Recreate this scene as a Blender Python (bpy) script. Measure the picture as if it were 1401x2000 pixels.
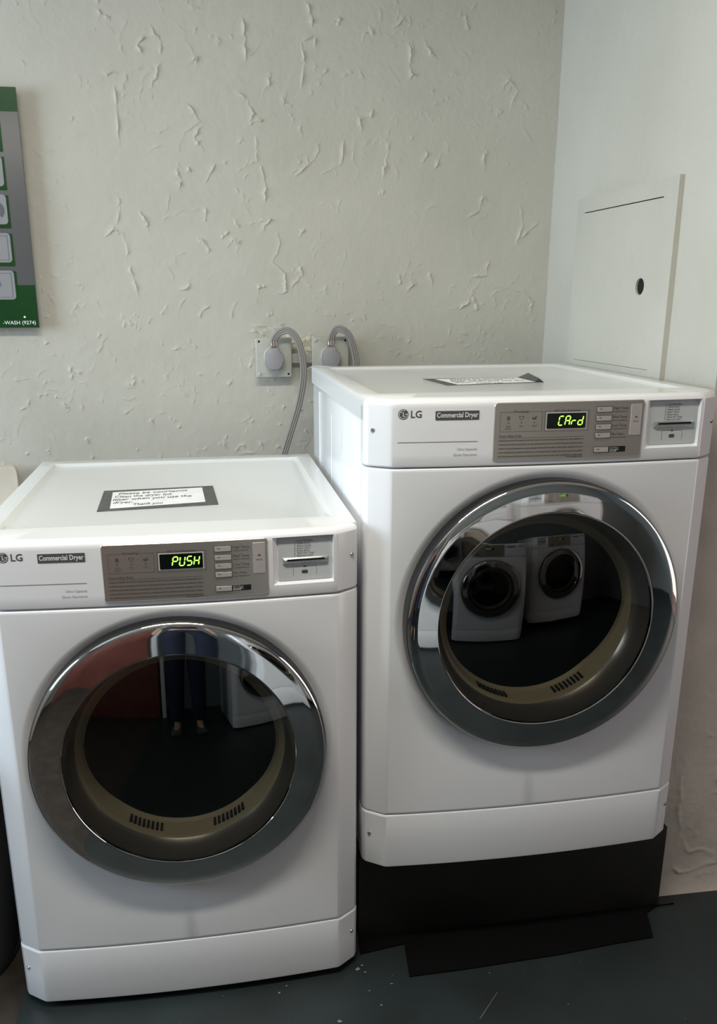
import bpy, bmesh, math, random
import numpy as np
from mathutils import Vector, Matrix

for o in list(bpy.data.objects):
    bpy.data.objects.remove(o, do_unlink=True)
scn = bpy.context.scene
COL = scn.collection
RND = random.Random(7)
NPR = np.random.RandomState(11)
pi = math.pi

# ------------------------------------------------------------------ camera
CAM = dict(loc=(0.4189, -1.4524, 1.3779), yaw=0.1536, pitch=-0.2911, roll=-0.0029,
           f=1665.36, ppx=-37.59, ppy=81.95)


def cam_axes():
    cy, sy = math.cos(CAM['yaw']), math.sin(CAM['yaw'])
    cp, sp = math.cos(CAM['pitch']), math.sin(CAM['pitch'])
    cr, sr = math.cos(CAM['roll']), math.sin(CAM['roll'])
    fwd = Vector((sy * cp, cy * cp, sp))
    right = Vector((cy, -sy, 0))
    up = right.cross(fwd)
    return right * cr + up * sr, up * cr - right * sr, fwd


RIGHT, UP, FWD = cam_axes()
cd_ = bpy.data.cameras.new('camera')
cam = bpy.data.objects.new('camera', cd_)
COL.objects.link(cam)
cam.matrix_world = Matrix(((RIGHT.x, UP.x, -FWD.x, CAM['loc'][0]), (RIGHT.y, UP.y, -FWD.y, CAM['loc'][1]),
                           (RIGHT.z, UP.z, -FWD.z, CAM['loc'][2]), (0, 0, 0, 1)))
cd_.sensor_fit = 'HORIZONTAL'
cd_.sensor_width = 36.0
cd_.lens = CAM['f'] * 36.0 / 1401.0
cd_.shift_x = -CAM['ppx'] / 1401.0
cd_.shift_y = CAM['ppy'] / 1401.0
cd_.clip_start = 0.02
scn.camera = cam


def ray(u, v):
    return FWD + RIGHT * ((u - 700.5 - CAM['ppx']) / CAM['f']) - UP * ((v - 1000 - CAM['ppy']) / CAM['f'])


def at_y(u, v, y):
    d = ray(u, v)
    c = Vector(CAM['loc'])
    return c + d * ((y - c.y) / d.y)


def at_z(u, v, z=0.0):
    d = ray(u, v)
    c = Vector(CAM['loc'])
    return c + d * ((z - c.z) / d.z)


# ------------------------------------------------------------------ world, exposure, lights
w = bpy.data.worlds.new('world')
scn.world = w
w.use_nodes = True
bg = w.node_tree.nodes['Background']
bg.inputs[0].default_value = (0.72, 0.84, 1.0, 1)
bg.inputs[1].default_value = 0.5
scn.view_settings.view_transform = 'Standard'
scn.view_settings.look = 'None'
scn.view_settings.gamma = 1.0
scn.view_settings.exposure = 0.0
scn.view_settings.use_curve_mapping = False


def area(name, loc, target, sx, sy, power, col):
    l = bpy.data.lights.new(name, 'AREA')
    l.shape = 'RECTANGLE'
    l.size, l.size_y, l.energy, l.color = sx, sy, power, col
    o = bpy.data.objects.new(name, l)
    COL.objects.link(o)
    o.location = loc
    o.rotation_euler = (Vector(target) - Vector(loc)).to_track_quat('-Z', 'Y').to_euler()
    return o


# daylight through the window in the left wall, and through the doorway on the right
area('window_daylight', (-2.24, -0.15, 1.62), (0.4, -0.10, 1.45), 1.5, 1.05, 76, (0.72, 0.87, 1.0))
area('doorway_daylight', (3.36, -1.0, 1.10), (1.0, -0.9, 0.9), 0.95, 1.9, 9, (1.0, 0.80, 0.72))

# ------------------------------------------------------------------ materials
MATS = {}


def mat(name, col, rough=0.5, metal=0.0, **kw):
    if name in MATS:
        return MATS[name]
    m = bpy.data.materials.new(name)
    m.use_nodes = True
    b = m.node_tree.nodes['Principled BSDF']
    b.inputs['Base Color'].default_value = (*col, 1)
    b.inputs['Roughness'].default_value = rough
    b.inputs['Metallic'].default_value = metal
    for k, v in kw.items():
        k = k.replace('_', ' ')
        b.inputs[k].default_value = v
    MATS[name] = m
    return m


def nodes(m):
    nt = m.node_tree
    return nt, nt.nodes, nt.links, nt.nodes['Principled BSDF']


def noise_color(m, c1, c2, scale=8.0, detail=4.0, lo=0.35, hi=0.65, rough_rng=None, bump=0.0, bump_scale=200.0, bdist=0.001):
    """colour varies with a noise between c1 and c2; optional fine bump."""
    nt, N, L, b = nodes(m)
    tc = N.new('ShaderNodeTexCoord')
    nz = N.new('ShaderNodeTexNoise')
    nz.inputs['Scale'].default_value = scale
    nz.inputs['Detail'].default_value = detail
    L.new(tc.outputs['Object'], nz.inputs['Vector'])
    cr = N.new('ShaderNodeValToRGB')
    cr.color_ramp.elements[0].position = lo
    cr.color_ramp.elements[1].position = hi
    cr.color_ramp.elements[0].color = (*c1, 1)
    cr.color_ramp.elements[1].color = (*c2, 1)
    L.new(nz.outputs['Fac'], cr.inputs['Fac'])
    L.new(cr.outputs['Color'], b.inputs['Base Color'])
    if rough_rng:
        mr = N.new('ShaderNodeMapRange')
        mr.inputs['To Min'].default_value, mr.inputs['To Max'].default_value = rough_rng
        L.new(nz.outputs['Fac'], mr.inputs['Value'])
        L.new(mr.outputs['Result'], b.inputs['Roughness'])
    if bump:
        n2 = N.new('ShaderNodeTexNoise')
        n2.inputs['Scale'].default_value = bump_scale
        n2.inputs['Detail'].default_value = 3
        L.new(tc.outputs['Object'], n2.inputs['Vector'])
        bp = N.new('ShaderNodeBump')
        bp.inputs['Strength'].default_value = bump
        bp.inputs['Distance'].default_value = bdist
        L.new(n2.outputs['Fac'], bp.inputs['Height'])
        L.new(bp.outputs['Normal'], b.inputs['Normal'])
    return m


M_WALL = noise_color(mat('painted_plaster', (.55, .56, .52), .55), (.480, .468, .415), (.540, .527, .472), 3.0, 5, .3, .7, bump=.55, bump_scale=38, bdist=.003)
M_PIER = noise_color(mat('rough_plaster', (.5, .47, .42), .8), (.52, .475, .42), (.66, .60, .53), 7.0, 5, .3, .7, bump=.5, bump_scale=60, bdist=.003)
M_CREAM = noise_color(mat('bare_plaster', (.62, .57, .46), .9), (.50, .45, .35), (.72, .68, .58), 30, 4, bump=.6, bump_scale=150, bdist=.002)
M_CEIL = mat('ceiling_paint', (.62, .60, .53), .9)
M_OPP = mat('far_wall_paint', (.21, .235, .24), .7)
M_PINK = noise_color(mat('terracotta_plaster', (.62, .30, .24), .9), (.55, .27, .21), (.70, .42, .34), 6, 4)
M_WHITE = mat('white_enamel', (.855, .87, .90), .20, 0, Coat_Weight=.35, Coat_Roughness=.06)
M_LID = mat('white_enamel_lid', (.77, .785, .79), .24, 0, Coat_Weight=.3, Coat_Roughness=.10)
M_CHROME = mat('chrome', (.74, .74, .73), .035, 1.0)
M_DKCHROME = mat('dark_chrome', (.42, .41, .40), .22, .80)
M_BLACK = mat('black_plastic', (.012, .012, .013), .30)
M_FLOORSHADE = mat('floor_shade_black', (.003, .003, .003), .9, 0, Specular_IOR_Level=.1)
M_STEEL = mat('brushed_steel', (.62, .575, .52), .30, .80)
M_PRINT = mat('dark_print', (.075, .07, .065), .6)
M_GREYPRINT = mat('grey_print', (.30, .31, .32), .6)
M_LOGO = mat('logo_grey', (.085, .088, .095), .45)
M_PALE = mat('pale_print', (.80, .81, .82), .5)
M_BUTTON = mat('silver_button', (.60, .575, .545), .32, .35)
M_TAG = mat('pale_tag', (.50, .46, .46), .45, .2)
M_CARD = mat('card_reader_grey', (.60, .64, .66), .40)
M_CARDSLOT = mat('card_slot_metal', (.45, .46, .46), .3, .6)
M_SCREW = mat('screw_steel', (.45, .44, .42), .3, 1.0)
M_FEET = mat('rubber_feet', (.03, .03, .03), .8)
M_DRUM = mat('drum_shade_black', (.003, .003, .003), .9, 0, Specular_IOR_Level=.05)  # near-black puts the shade of the unlit drum into its colour
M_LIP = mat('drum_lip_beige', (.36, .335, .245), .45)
M_LED = mat('led_green', (.0, .0, .0), .5, 0, Emission_Color=(.42, 1.0, .10, 1), Emission_Strength=2.2)
M_SCREEN = mat('display_black', (.004, .008, .004), .12)
M_PAPER = noise_color(mat('note_paper', (.82, .83, .83), .8), (.78, .79, .80), (.86, .86, .86), 25, 3)
M_TAPE = noise_color(mat('dark_tape', (.07, .072, .072), .45), (.055, .057, .057), (.09, .092, .092), 60, 2)
M_INK = mat('handwriting_ink', (.10, .10, .12), .7)
M_BOXGREY = noise_color(mat('painted_metal_box', (.56, .57, .53), .42), (.43, .435, .395), (.50, .505, .46), 20, 3)
M_PLUG = mat('grey_plug', (.30, .295, .315), .55)
M_CABLE = mat('grey_cable', (.235, .22, .21), .5)
M_COPPER = mat('clamp_metal', (.62, .50, .42), .25, 1.0)
M_GREEN = noise_color(mat('sign_green', (.004, .05, .008), .35), (.003, .040, .007), (.005, .060, .009), 5, 2)
M_SIGNGREY = mat('sign_grey', (.11, .112, .118), .4)
M_SIGNWHITE = mat('sign_white', (.27, .27, .28), .4)
M_BINGREY = mat('grey_bin', (.07, .075, .075), .5)
M_PLINTH = noise_color(mat('black_plinth', (.010, .010, .008), .6), (.007, .007, .006), (.012, .012, .009), 8, 3)
M_HOLE = mat('hole_black', (.004, .004, .004), .9)
M_BROWN = noise_color(mat('bare_floor', (.03, .022, .016), .8), (.020, .015, .011), (.04, .03, .022), 18, 4)
M_SPECK = mat('paint_fleck', (.22, .22, .21), .8)

# thin tinted door glass: Fresnel reflection over a dark transmission
mg = bpy.data.materials.new('tinted_glass')
mg.use_nodes = True
nt = mg.node_tree
nt.nodes.clear()
out = nt.nodes.new('ShaderNodeOutputMaterial')
mix = nt.nodes.new('ShaderNodeMixShader')
tr = nt.nodes.new('ShaderNodeBsdfTransparent')
tr.inputs[0].default_value = (.52, .50, .46, 1)
gl = nt.nodes.new('ShaderNodeBsdfGlossy')
gl.inputs['Roughness'].default_value = .02
gl.inputs['Color'].default_value = (.9, .9, .9, 1)
lw = nt.nodes.new('ShaderNodeLayerWeight')      # Schlick reflectance of a thin pane, the same from both sides
lw.inputs['Blend'].default_value = .5
pw = nt.nodes.new('ShaderNodeMath'); pw.operation = 'POWER'; pw.inputs[1].default_value = 5
mr_ = nt.nodes.new('ShaderNodeMath'); mr_.operation = 'MULTIPLY_ADD'; mr_.inputs[1].default_value = .90; mr_.inputs[2].default_value = .095
nt.links.new(lw.outputs['Facing'], pw.inputs[0])
nt.links.new(pw.outputs[0], mr_.inputs[0])
nt.links.new(mr_.outputs[0], mix.inputs[0])
nt.links.new(tr.outputs[0], mix.inputs[1])
nt.links.new(gl.outputs[0], mix.inputs[2])
nt.links.new(mix.outputs[0], out.inputs[0])
M_GLASS = mg

# painted floor: dark teal-grey with flecks and worn scratches
mf = mat('painted_floor', (.016, .022, .022), .45)
nt, N, L, b = nodes(mf)
tc = N.new('ShaderNodeTexCoord')
n1 = N.new('ShaderNodeTexNoise'); n1.inputs['Scale'].default_value = 5; n1.inputs['Detail'].default_value = 6
cr = N.new('ShaderNodeValToRGB')
cr.color_ramp.elements[0].position = .3; cr.color_ramp.elements[0].color = (.014, .018, .018, 1)
cr.color_ramp.elements[1].position = .72; cr.color_ramp.elements[1].color = (.022, .032, .034, 1)
n2 = N.new('ShaderNodeTexNoise'); n2.inputs['Scale'].default_value = 70; n2.inputs['Detail'].default_value = 2
c2 = N.new('ShaderNodeValToRGB')
c2.color_ramp.elements[0].position = .735; c2.color_ramp.elements[0].color = (0, 0, 0, 1)
c2.color_ramp.elements[1].position = .77; c2.color_ramp.elements[1].color = (1, 1, 1, 1)
mx = N.new('ShaderNodeMixRGB'); mx.inputs[2].default_value = (.12, .09, .075, 1)
L.new(tc.outputs['Object'], n1.inputs['Vector']); L.new(tc.outputs['Object'], n2.inputs['Vector'])
L.new(n1.outputs['Fac'], cr.inputs['Fac']); L.new(n2.outputs['Fac'], c2.inputs['Fac'])
L.new(cr.outputs['Color'], mx.inputs[1]); L.new(c2.outputs['Color'], mx.inputs[0])
L.new(mx.outputs[0], b.inputs['Base Color'])
bp = N.new('ShaderNodeBump'); bp.inputs['Strength'].default_value = .4; bp.inputs['Distance'].default_value = .003
L.new(n1.outputs['Fac'], bp.inputs['Height']); L.new(bp.outputs['Normal'], b.inputs['Normal'])
M_FLOOR = mf

# ------------------------------------------------------------------ mesh helpers


def mesh_obj(name, verts, faces, m, parent=None, smooth=None):
    me = bpy.data.meshes.new(name)
    me.from_pydata([tuple(v) for v in verts], [], faces)
    return finish(name, me, m, parent, smooth)


def finish(name, me, m, parent=None, smooth=None):
    if m is not None and len(me.materials) == 0:
        me.materials.append(m)
    if smooth is not None:
        me.polygons.foreach_set('use_smooth', [True] * len(me.polygons))
        me.set_sharp_from_angle(angle=math.radians(smooth))
    me.update()
    o = bpy.data.objects.new(name, me)
    COL.objects.link(o)
    if parent is not None:
        o.parent = parent
    return o


def bm_obj(name, bm, m, parent=None, smooth=None):
    bmesh.ops.recalc_face_normals(bm, faces=bm.faces)
    me = bpy.data.meshes.new(name)
    bm.to_mesh(me)
    bm.free()
    return finish(name, me, m, parent, smooth)


def add_box(bm, x0, x1, y0, y1, z0, z1, bev=0.0, seg=2, mtx=None):
    vs = [bm.verts.new(p) for p in ((x0, y0, z0), (x1, y0, z0), (x1, y1, z0), (x0, y1, z0),
                                    (x0, y0, z1), (x1, y0, z1), (x1, y1, z1), (x0, y1, z1))]
    fs = [bm.faces.new([vs[i] for i in f]) for f in ((0, 3, 2, 1), (4, 5, 6, 7), (0, 1, 5, 4), (1, 2, 6, 5), (2, 3, 7, 6), (3, 0, 4, 7))]
    if bev > 0:
        es = list({e for f in fs for e in f.edges})
        r = bmesh.ops.bevel(bm, geom=es, offset=bev, segments=seg, profile=.5, affect='EDGES')
        vs = list({v for f in r['faces'] for v in f.verts} | {v for v in vs if v.is_valid})
    if mtx is not None:
        bmesh.ops.transform(bm, matrix=mtx, verts=[v for v in vs if v.is_valid])
    return vs


def box(name, x0, x1, y0, y1, z0, z1, m, parent=None, bev=0.0, seg=2):
    bm = bmesh.new()
    add_box(bm, x0, x1, y0, y1, z0, z1, bev, seg)
    return bm_obj(name, bm, m, parent, 35 if bev else None)


def lathe(name, prof, m, parent=None, n=96, axis='y', smooth=30, cap0=False, cap1=False):
    """prof: list of (r, a) where a is the coordinate along the axis; centre at the origin."""
    V, F = [], []
    for r, a in prof:
        for i in range(n):
            t = 2 * pi * i / n
            if axis == 'y':
                V.append((r * math.cos(t), a, r * math.sin(t)))
            else:
                V.append((r * math.cos(t), r * math.sin(t), a))
    for j in range(len(prof) - 1):
        for i in range(n):
            k = (i + 1) % n
            F.append((j * n + i, j * n + k, (j + 1) * n + k, (j + 1) * n + i))
    if cap0:
        F.append(tuple(range(n)))
    if cap1:
        F.append(tuple(range((len(prof) - 1) * n, len(prof) * n)))
    bm = bmesh.new()
    me = bpy.data.meshes.new(name)
    me.from_pydata(V, [], F)
    bm.from_mesh(me)
    bpy.data.meshes.remove(me)
    return bm_obj(name, bm, m, parent, smooth)


def tube_into(V, F, pts, r, n=10, closed_caps=True, radii=None):
    pts = [Vector(p) for p in pts]
    base = len(V)
    prev = None
    for i, p in enumerate(pts):
        t = (pts[min(i + 1, len(pts) - 1)] - pts[max(i - 1, 0)]).normalized()
        if prev is None:
            a = Vector((0, 0, 1)) if abs(t.z) < .9 else Vector((1, 0, 0))
            u = t.cross(a).normalized()
        else:
            u = (prev - t * prev.dot(t)).normalized()
        prev = u
        v = t.cross(u)
        rr = radii[i] if radii else r
        for k in range(n):
            an = 2 * pi * k / n
            V.append(p + (u * math.cos(an) + v * math.sin(an)) * rr)
    for i in range(len(pts) - 1):
        for k in range(n):
            q = (k + 1) % n
            F.append((base + i * n + k, base + i * n + q, base + (i + 1) * n + q, base + (i + 1) * n + k))
    if closed_caps:
        F.append(tuple(base + k for k in reversed(range(n))))
        F.append(tuple(base + (len(pts) - 1) * n + k for k in range(n)))


def spline(pts, n=60):
    """Catmull-Rom through pts."""
    P = [Vector(p) for p in pts]
    P = [P[0] * 2 - P[1]] + P + [P[-1] * 2 - P[-2]]
    res = []
    segs = len(P) - 3
    for i in range(n + 1):
        s = i / n * segs
        k = min(int(s), segs - 1)
        t = s - k
        a, b, c, d = P[k], P[k + 1], P[k + 2], P[k + 3]
        res.append(.5 * ((2 * b) + (c - a) * t + (2 * a - 5 * b + 4 * c - d) * t * t + (3 * b - a - 3 * c + d) * t ** 3))
    return res


def empty(name, loc=(0, 0, 0), rz=0.0):
    o = bpy.data.objects.new(name, None)
    o.empty_display_size = .1
    COL.objects.link(o)
    o.location = loc
    o.rotation_euler = (0, 0, rz)
    return o


def tag(o, label=None, cat=None, group=None, kind=None):
    if label: o['label'] = label
    if cat: o['category'] = cat
    if group: o['group'] = group
    if kind: o['kind'] = kind
    return o


def copy_tree(o, parent=None):
    c = o.copy()
    COL.objects.link(c)
    c.parent = parent
    for ch in list(o.children):
        copy_tree(ch, c)
    return c


def text_geo(s, size, bold=0.0, align='LEFT', shear=0.0, spacing=1.0, width=None):
    """returns verts (x, z) and faces of a flat text, baseline at 0; width squeezes it to that length."""
    cu = bpy.data.curves.new('t', 'FONT')
    cu.body = s
    cu.size = size
    cu.offset = bold * size
    cu.align_x = align
    cu.shear = shear
    cu.space_character = spacing
    cu.resolution_u = 2
    to = bpy.data.objects.new('t', cu)
    COL.objects.link(to)
    bpy.context.view_layer.update()
    dg = bpy.context.evaluated_depsgraph_get()
    me = bpy.data.meshes.new_from_object(to.evaluated_get(dg))
    V = [(v.co.x, v.co.y) for v in me.vertices]
    F = [tuple(p.vertices) for p in me.polygons]
    bpy.data.objects.remove(to)
    bpy.data.curves.remove(cu)
    bpy.data.meshes.remove(me)
    if width and V:
        xs = [a for a, _ in V]
        k = width / max(1e-6, max(xs) - min(xs))
        V = [(a * k, b) for a, b in V]
    return V, F


class Flat:
    """collects flat print (x, z) that is laid on a surface y = f(x) - lift."""

    def __init__(s):
        s.V, s.F = [], []

    def add(s, V, F, ox=0, oz=0):
        b = len(s.V)
        s.V += [(x + ox, z + oz) for x, z in V]
        s.F += [tuple(i + b for i in f) for f in F]

    def text(s, t, x, z, size, **k):
        s.add(*text_geo(t, size, **k), x, z)

    def rect(s, x0, x1, z0, z1, n=1):
        b = len(s.V)
        for i in range(n + 1):
            x = x0 + (x1 - x0) * i / n
            s.V += [(x, z0), (x, z1)]
        for i in range(n):
            s.F.append((b + 2 * i, b + 2 * i + 2, b + 2 * i + 3, b + 2 * i + 1))

    def poly(s, pts):
        b = len(s.V)
        s.V += list(pts)
        s.F.append(tuple(range(b, b + len(pts))))

    def disc(s, x, z, r, n=20, r0=0.0, a0=0.0, a1=2 * pi):
        b = len(s.V)
        if r0 <= 0:
            s.poly([(x + r * math.cos(2 * pi * i / n), z + r * math.sin(2 * pi * i / n)) for i in range(n)])
        else:
            for i in range(n + 1):
                a = a0 + (a1 - a0) * i / n
                s.V += [(x + r0 * math.cos(a), z + r0 * math.sin(a)), (x + r * math.cos(a), z + r * math.sin(a))]
            for i in range(n):
                s.F.append((b + 2 * i, b + 2 * i + 1, b + 2 * i + 3, b + 2 * i + 2))

    def outline(s, x0, x1, z0, z1, t, n=8):
        s.rect(x0, x1, z0, z0 + t, n); s.rect(x0, x1, z1 - t, z1, n)
        s.rect(x0, x0 + t, z0, z1); s.rect(x1 - t, x1, z0, z1)

    def build(s, name, m, parent, f, lift=.0004):
        return mesh_obj(name, [(x, f(x) - lift, z) for x, z in s.V], s.F, m, parent)


# ------------------------------------------------------------------ plaster relief


def relief_grid(us, vs, strokes, undul=.0012, seed=3):
    """height field over the tensor grid us x vs; strokes: list of (polyline, height, side)."""
    U, V = np.meshgrid(us, vs)
    H = np.zeros_like(U)
    S = np.zeros_like(U)
    r = np.random.RandomState(seed)
    for k in range(14):
        a, b_ = r.uniform(-14, 14, 2)
        H += undul * .22 * np.sin(a * U + b_ * V + r.uniform(0, 6.28))
    for pts, h, side in strokes:
        pts = np.array(pts)
        dd = pts[-1] - pts[0]
        if (int(abs(pts[0, 0]) * 1e5) % 10) < 8:      # most ridges are shaped steep on the lower right so that side shades dark
            side = 1 if (-dd[1] - dd[0] * 1.0) > 0 else -1
        lo = pts.min(0) - .035
        hi = pts.max(0) + .035
        i0, i1 = np.searchsorted(us, [lo[0], hi[0]])
        j0, j1 = np.searchsorted(vs, [lo[1], hi[1]])
        if i1 - i0 < 2 or j1 - j0 < 2:
            continue
        u, v = U[j0:j1, i0:i1], V[j0:j1, i0:i1]
        best = np.full(u.shape, 1e9)
        sgn = np.zeros(u.shape)
        tt = np.zeros(u.shape)
        n = len(pts) - 1
        for s in range(n):
            p, q = pts[s], pts[s + 1]
            d = q - p
            L2 = max(d @ d, 1e-9)
            t = np.clip(((u - p[0]) * d[0] + (v - p[1]) * d[1]) / L2, 0, 1)
            dx, dy = u - p[0] - t * d[0], v - p[1] - t * d[1]
            ds = np.hypot(dx, dy)
            m_ = ds < best
            best = np.where(m_, ds, best)
            sgn = np.where(m_, np.sign(d[0] * dy - d[1] * dx), sgn)
            tt = np.where(m_, (s + t) / n, tt)
        wid = np.where(sgn * side > 0, .0010, .0048)
        prof = np.exp(-(best / wid) ** 1.25)
        ph = (pts[0, 0] * 977 + pts[0, 1] * 613) % 6.28
        taper = np.clip(np.minimum(tt, 1 - tt) * 4, 0, 1) * (.62 + .38 * np.sin(tt * (5 + 9 * (ph / 6.28)) + ph))
        S[j0:j1, i0:i1] = np.maximum(S[j0:j1, i0:i1], h * prof * taper)
    return H + S


def rand_stroke(c, ln, ang=None, wig=.5, n=7, r=NPR):
    a = r.uniform(0, 2 * pi) if ang is None else ang
    p = np.array(c, float)
    pts = [p.copy()]
    for i in range(n):
        a += r.normal(0, wig)
        p = p + ln / n * np.array([math.cos(a), math.sin(a)])
        pts.append(p.copy())
    return pts


def jitter(poly, n=3, amp=.0018, r=NPR):
    """subdivide a traced polyline and roughen it."""
    P = [np.array(p, float) for p in poly]
    res = [P[0]]
    for a, b_ in zip(P, P[1:]):
        for k in range(1, n + 1):
            res.append(a + (b_ - a) * k / n + r.normal(0, amp, 2))
    return res


def grid_mesh(name, us, vs, H, place, m, parent=None, keep=None):
    nu, nv = len(us), len(vs)
    U, V = np.meshgrid(us, vs)
    co = place(U, V, H).reshape(-1, 3)
    idx = np.arange(nu * nv).reshape(nv, nu)
    q = np.stack([idx[:-1, :-1], idx[:-1, 1:], idx[1:, 1:], idx[1:, :-1]], -1).reshape(-1, 4)
    me = bpy.data.meshes.new(name)
    me.vertices.add(len(co))
    me.vertices.foreach_set('co', co.astype(np.float32).ravel())
    me.loops.add(q.size)
    me.loops.foreach_set('vertex_index', q.ravel().astype(np.int32))
    me.polygons.add(len(q))
    me.polygons.foreach_set('loop_start', np.arange(0, q.size, 4, dtype=np.int32))
    me.polygons.foreach_set('use_smooth', np.ones(len(q), bool))
    me.update(calc_edges=True)
    me.materials.append(m)
    o = bpy.data.objects.new(name, me)
    COL.objects.link(o)
    if parent: o.parent = parent
    return o


def axis_pts(a0, d0, d1, a1, fine, coarse=.2):
    A = list(np.arange(a0, d0, coarse)) if d0 - a0 > 1e-6 else []
    B = list(np.arange(d0, d1, fine))
    Cc = list(np.linspace(d1, a1, max(2, int((a1 - d1) / coarse) + 2))) if a1 - d1 > 1e-6 else [d1]
    return np.array(sorted(set(np.round(A + B + Cc, 5))))


# ------------------------------------------------------------------ room shell
WX, WY, PY, CH = 1.400, 0.983, 0.145, 2.55     # return wall x, back wall y, pier face y, ceiling height
SPL = .036                                       # the return wall splays out a little towards the room
WXE = WX + SPL * (WY - PY)
XL, XR, YF = -2.15, 3.25, -2.75                # left wall, right wall, wall behind the camera


def crop_to_wall(pts):
    res = []
    for X, Y in pts:
        p = at_y(150 + X / 1.4747, Y / 1.4747, WY)
        res.append((p.x, p.z))
    return res


TR = [[(70, 212), (130, 208)], [(108, 240), (115, 300), (125, 420)], [(240, 175), (228, 225), (205, 268)],
      [(210, 75), (245, 120), (240, 160)], [(300, 290), (330, 310), (355, 350), (310, 385)], [(320, 180), (345, 170), (340, 195)],
      [(450, 260), (490, 280), (510, 330), (490, 365)], [(545, 340), (495, 360)], [(640, 120), (690, 105), (680, 140)],
      [(645, 130), (655, 180), (645, 260)], [(560, 210), (555, 255)], [(910, 85), (940, 60), (965, 75), (960, 45)],
      [(955, 110), (965, 150), (960, 200), (970, 215), (950, 238)], [(1120, 40), (1130, 85)],
      [(1245, 315), (1270, 260), (1245, 235), (1210, 280)], [(855, 310), (850, 335), (815, 345), (825, 390)],
      [(630, 515), (660, 480), (690, 455), (700, 405)], [(515, 390), (515, 470)], [(590, 290), (620, 310)],
      [(1005, 430), (1010, 450), (995, 470)], [(1055, 440), (1030, 490)], [(1190, 420), (1175, 460), (1180, 500)],
      [(120, 560), (125, 600), (115, 650)], [(185, 605), (205, 650), (210, 670)], [(80, 685), (105, 662), (130, 675), (145, 720), (150, 735)],
      [(150, 760), (165, 800), (180, 860)], [(345, 680), (375, 705), (380, 730)], [(445, 620), (470, 660)],
      [(500, 640), (560, 630), (525, 680)], [(415, 690), (440, 665)], [(435, 715), (450, 690), (480, 710)],
      [(580, 660), (585, 710), (565, 755), (600, 790), (605, 840), (570, 850)], [(280, 830), (320, 835), (325, 800)],
      [(640, 680), (660, 660)], [(640, 755), (650, 790), (615, 835)], [(1115, 635), (1160, 610), (1170, 570), (1205, 605)],
      [(1280, 590), (1285, 650), (1265, 710)], [(1330, 640), (1280, 690)], [(1165, 820), (1230, 830), (1280, 840), (1310, 870), (1305, 914)],
      [(1125, 800), (1180, 795), (1190, 745)], [(1145, 830), (1130, 870), (1100, 895)], [(1140, 850), (1155, 900)],
      [(930, 790), (935, 820)], [(960, 795), (970, 820), (945, 850)], [(1020, 780), (1025, 830)], [(520, 835), (545, 825)],
      [(375, 600), (370, 640)], [(290, 480), (300, 520), (295, 550)], [(320, 480), (330, 500)], [(660, 0), (680, 50), (675, 90)],
      [(480, 40), (485, 110), (490, 180)], [(60, 20), (75, 45), (100, 50)], [(750, 75), (765, 50)], [(820, 100), (850, 95), (840, 75)],
      [(200, 100), (175, 130), (195, 160)], [(1000, 110), (1015, 140), (1045, 180)], [(770, 400), (765, 470), (705, 505)],
      [(880, 520), (895, 440)], [(360, 420), (340, 400), (360, 360)], [(400, 470), (370, 530)], [(540, 590), (545, 545), (530, 470)]]
ST = []
for t in TR:
    pts = jitter(crop_to_wall(t), 7, .0015)
    ST.append((pts, RND.uniform(.0038, .0062), RND.choice((-1, 1, 1))))
    if RND.random() < .6:                       # a short companion ridge beside it
        off = NPR.normal(0, .012, 2)
        ST.append(([p + off for p in pts[:max(3, len(pts) // 2)]], RND.uniform(.0010, .0022), RND.choice((-1, 1))))
for k in range(46):                             # scattered trowel patches
    c = NPR.uniform((-.25, .85), (1.38, 2.15))
    a = NPR.uniform(0, pi)
    for q in range(NPR.randint(3, 10)):
        cc = c + NPR.normal(0, .035, 2)
        ST.append((rand_stroke(cc, NPR.uniform(.010, .045), a + NPR.normal(0, .7), .6), NPR.uniform(.0006, .0026), NPR.choice((-1, 1))))
for k in range(130):                            # denser rubble low on the wall, by the outlets
    c = NPR.uniform((-.2, .86), (.75, 1.38))
    ST.append((rand_stroke(c, NPR.uniform(.012, .06), None, .6), NPR.uniform(.0010, .0038), NPR.choice((-1, 1))))
for k in range(60):
    c = NPR.uniform((.75, 1.12), (1.38, 1.45))
    ST.append((rand_stroke(c, NPR.uniform(.012, .05), None, .6), NPR.uniform(.0006, .0022), NPR.choice((-1, 1))))
for q in ((.55, 1.305, .13), (.60, 1.30, .10), (.545, 1.29, .05)):
    ST.append((rand_stroke(q[:2], q[2], .25, .3), .005, -1))
for k in range(170):                            # long hair-thin trowel lines
    c = NPR.uniform((-.25, .86), (1.38, 2.13))
    ST.append((rand_stroke(c, NPR.uniform(.025, .085), pi / 2 + NPR.normal(0, .8), .32, 9), NPR.uniform(.0005, .0017), NPR.choice((-1, 1))))
us = axis_pts(XL, -.26, WX, WX, .0018)
vs = axis_pts(-.02, .84, 2.14, CH, .0018)
Hh = relief_grid(us, vs, ST)
wb = grid_mesh('wall_back', us, vs, Hh, lambda U, V, H: np.stack([U, WY - H, V], -1), M_WALL)
tag(wb, kind='structure', label='grey-green plastered wall with trowel ridges behind the dryers')

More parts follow.
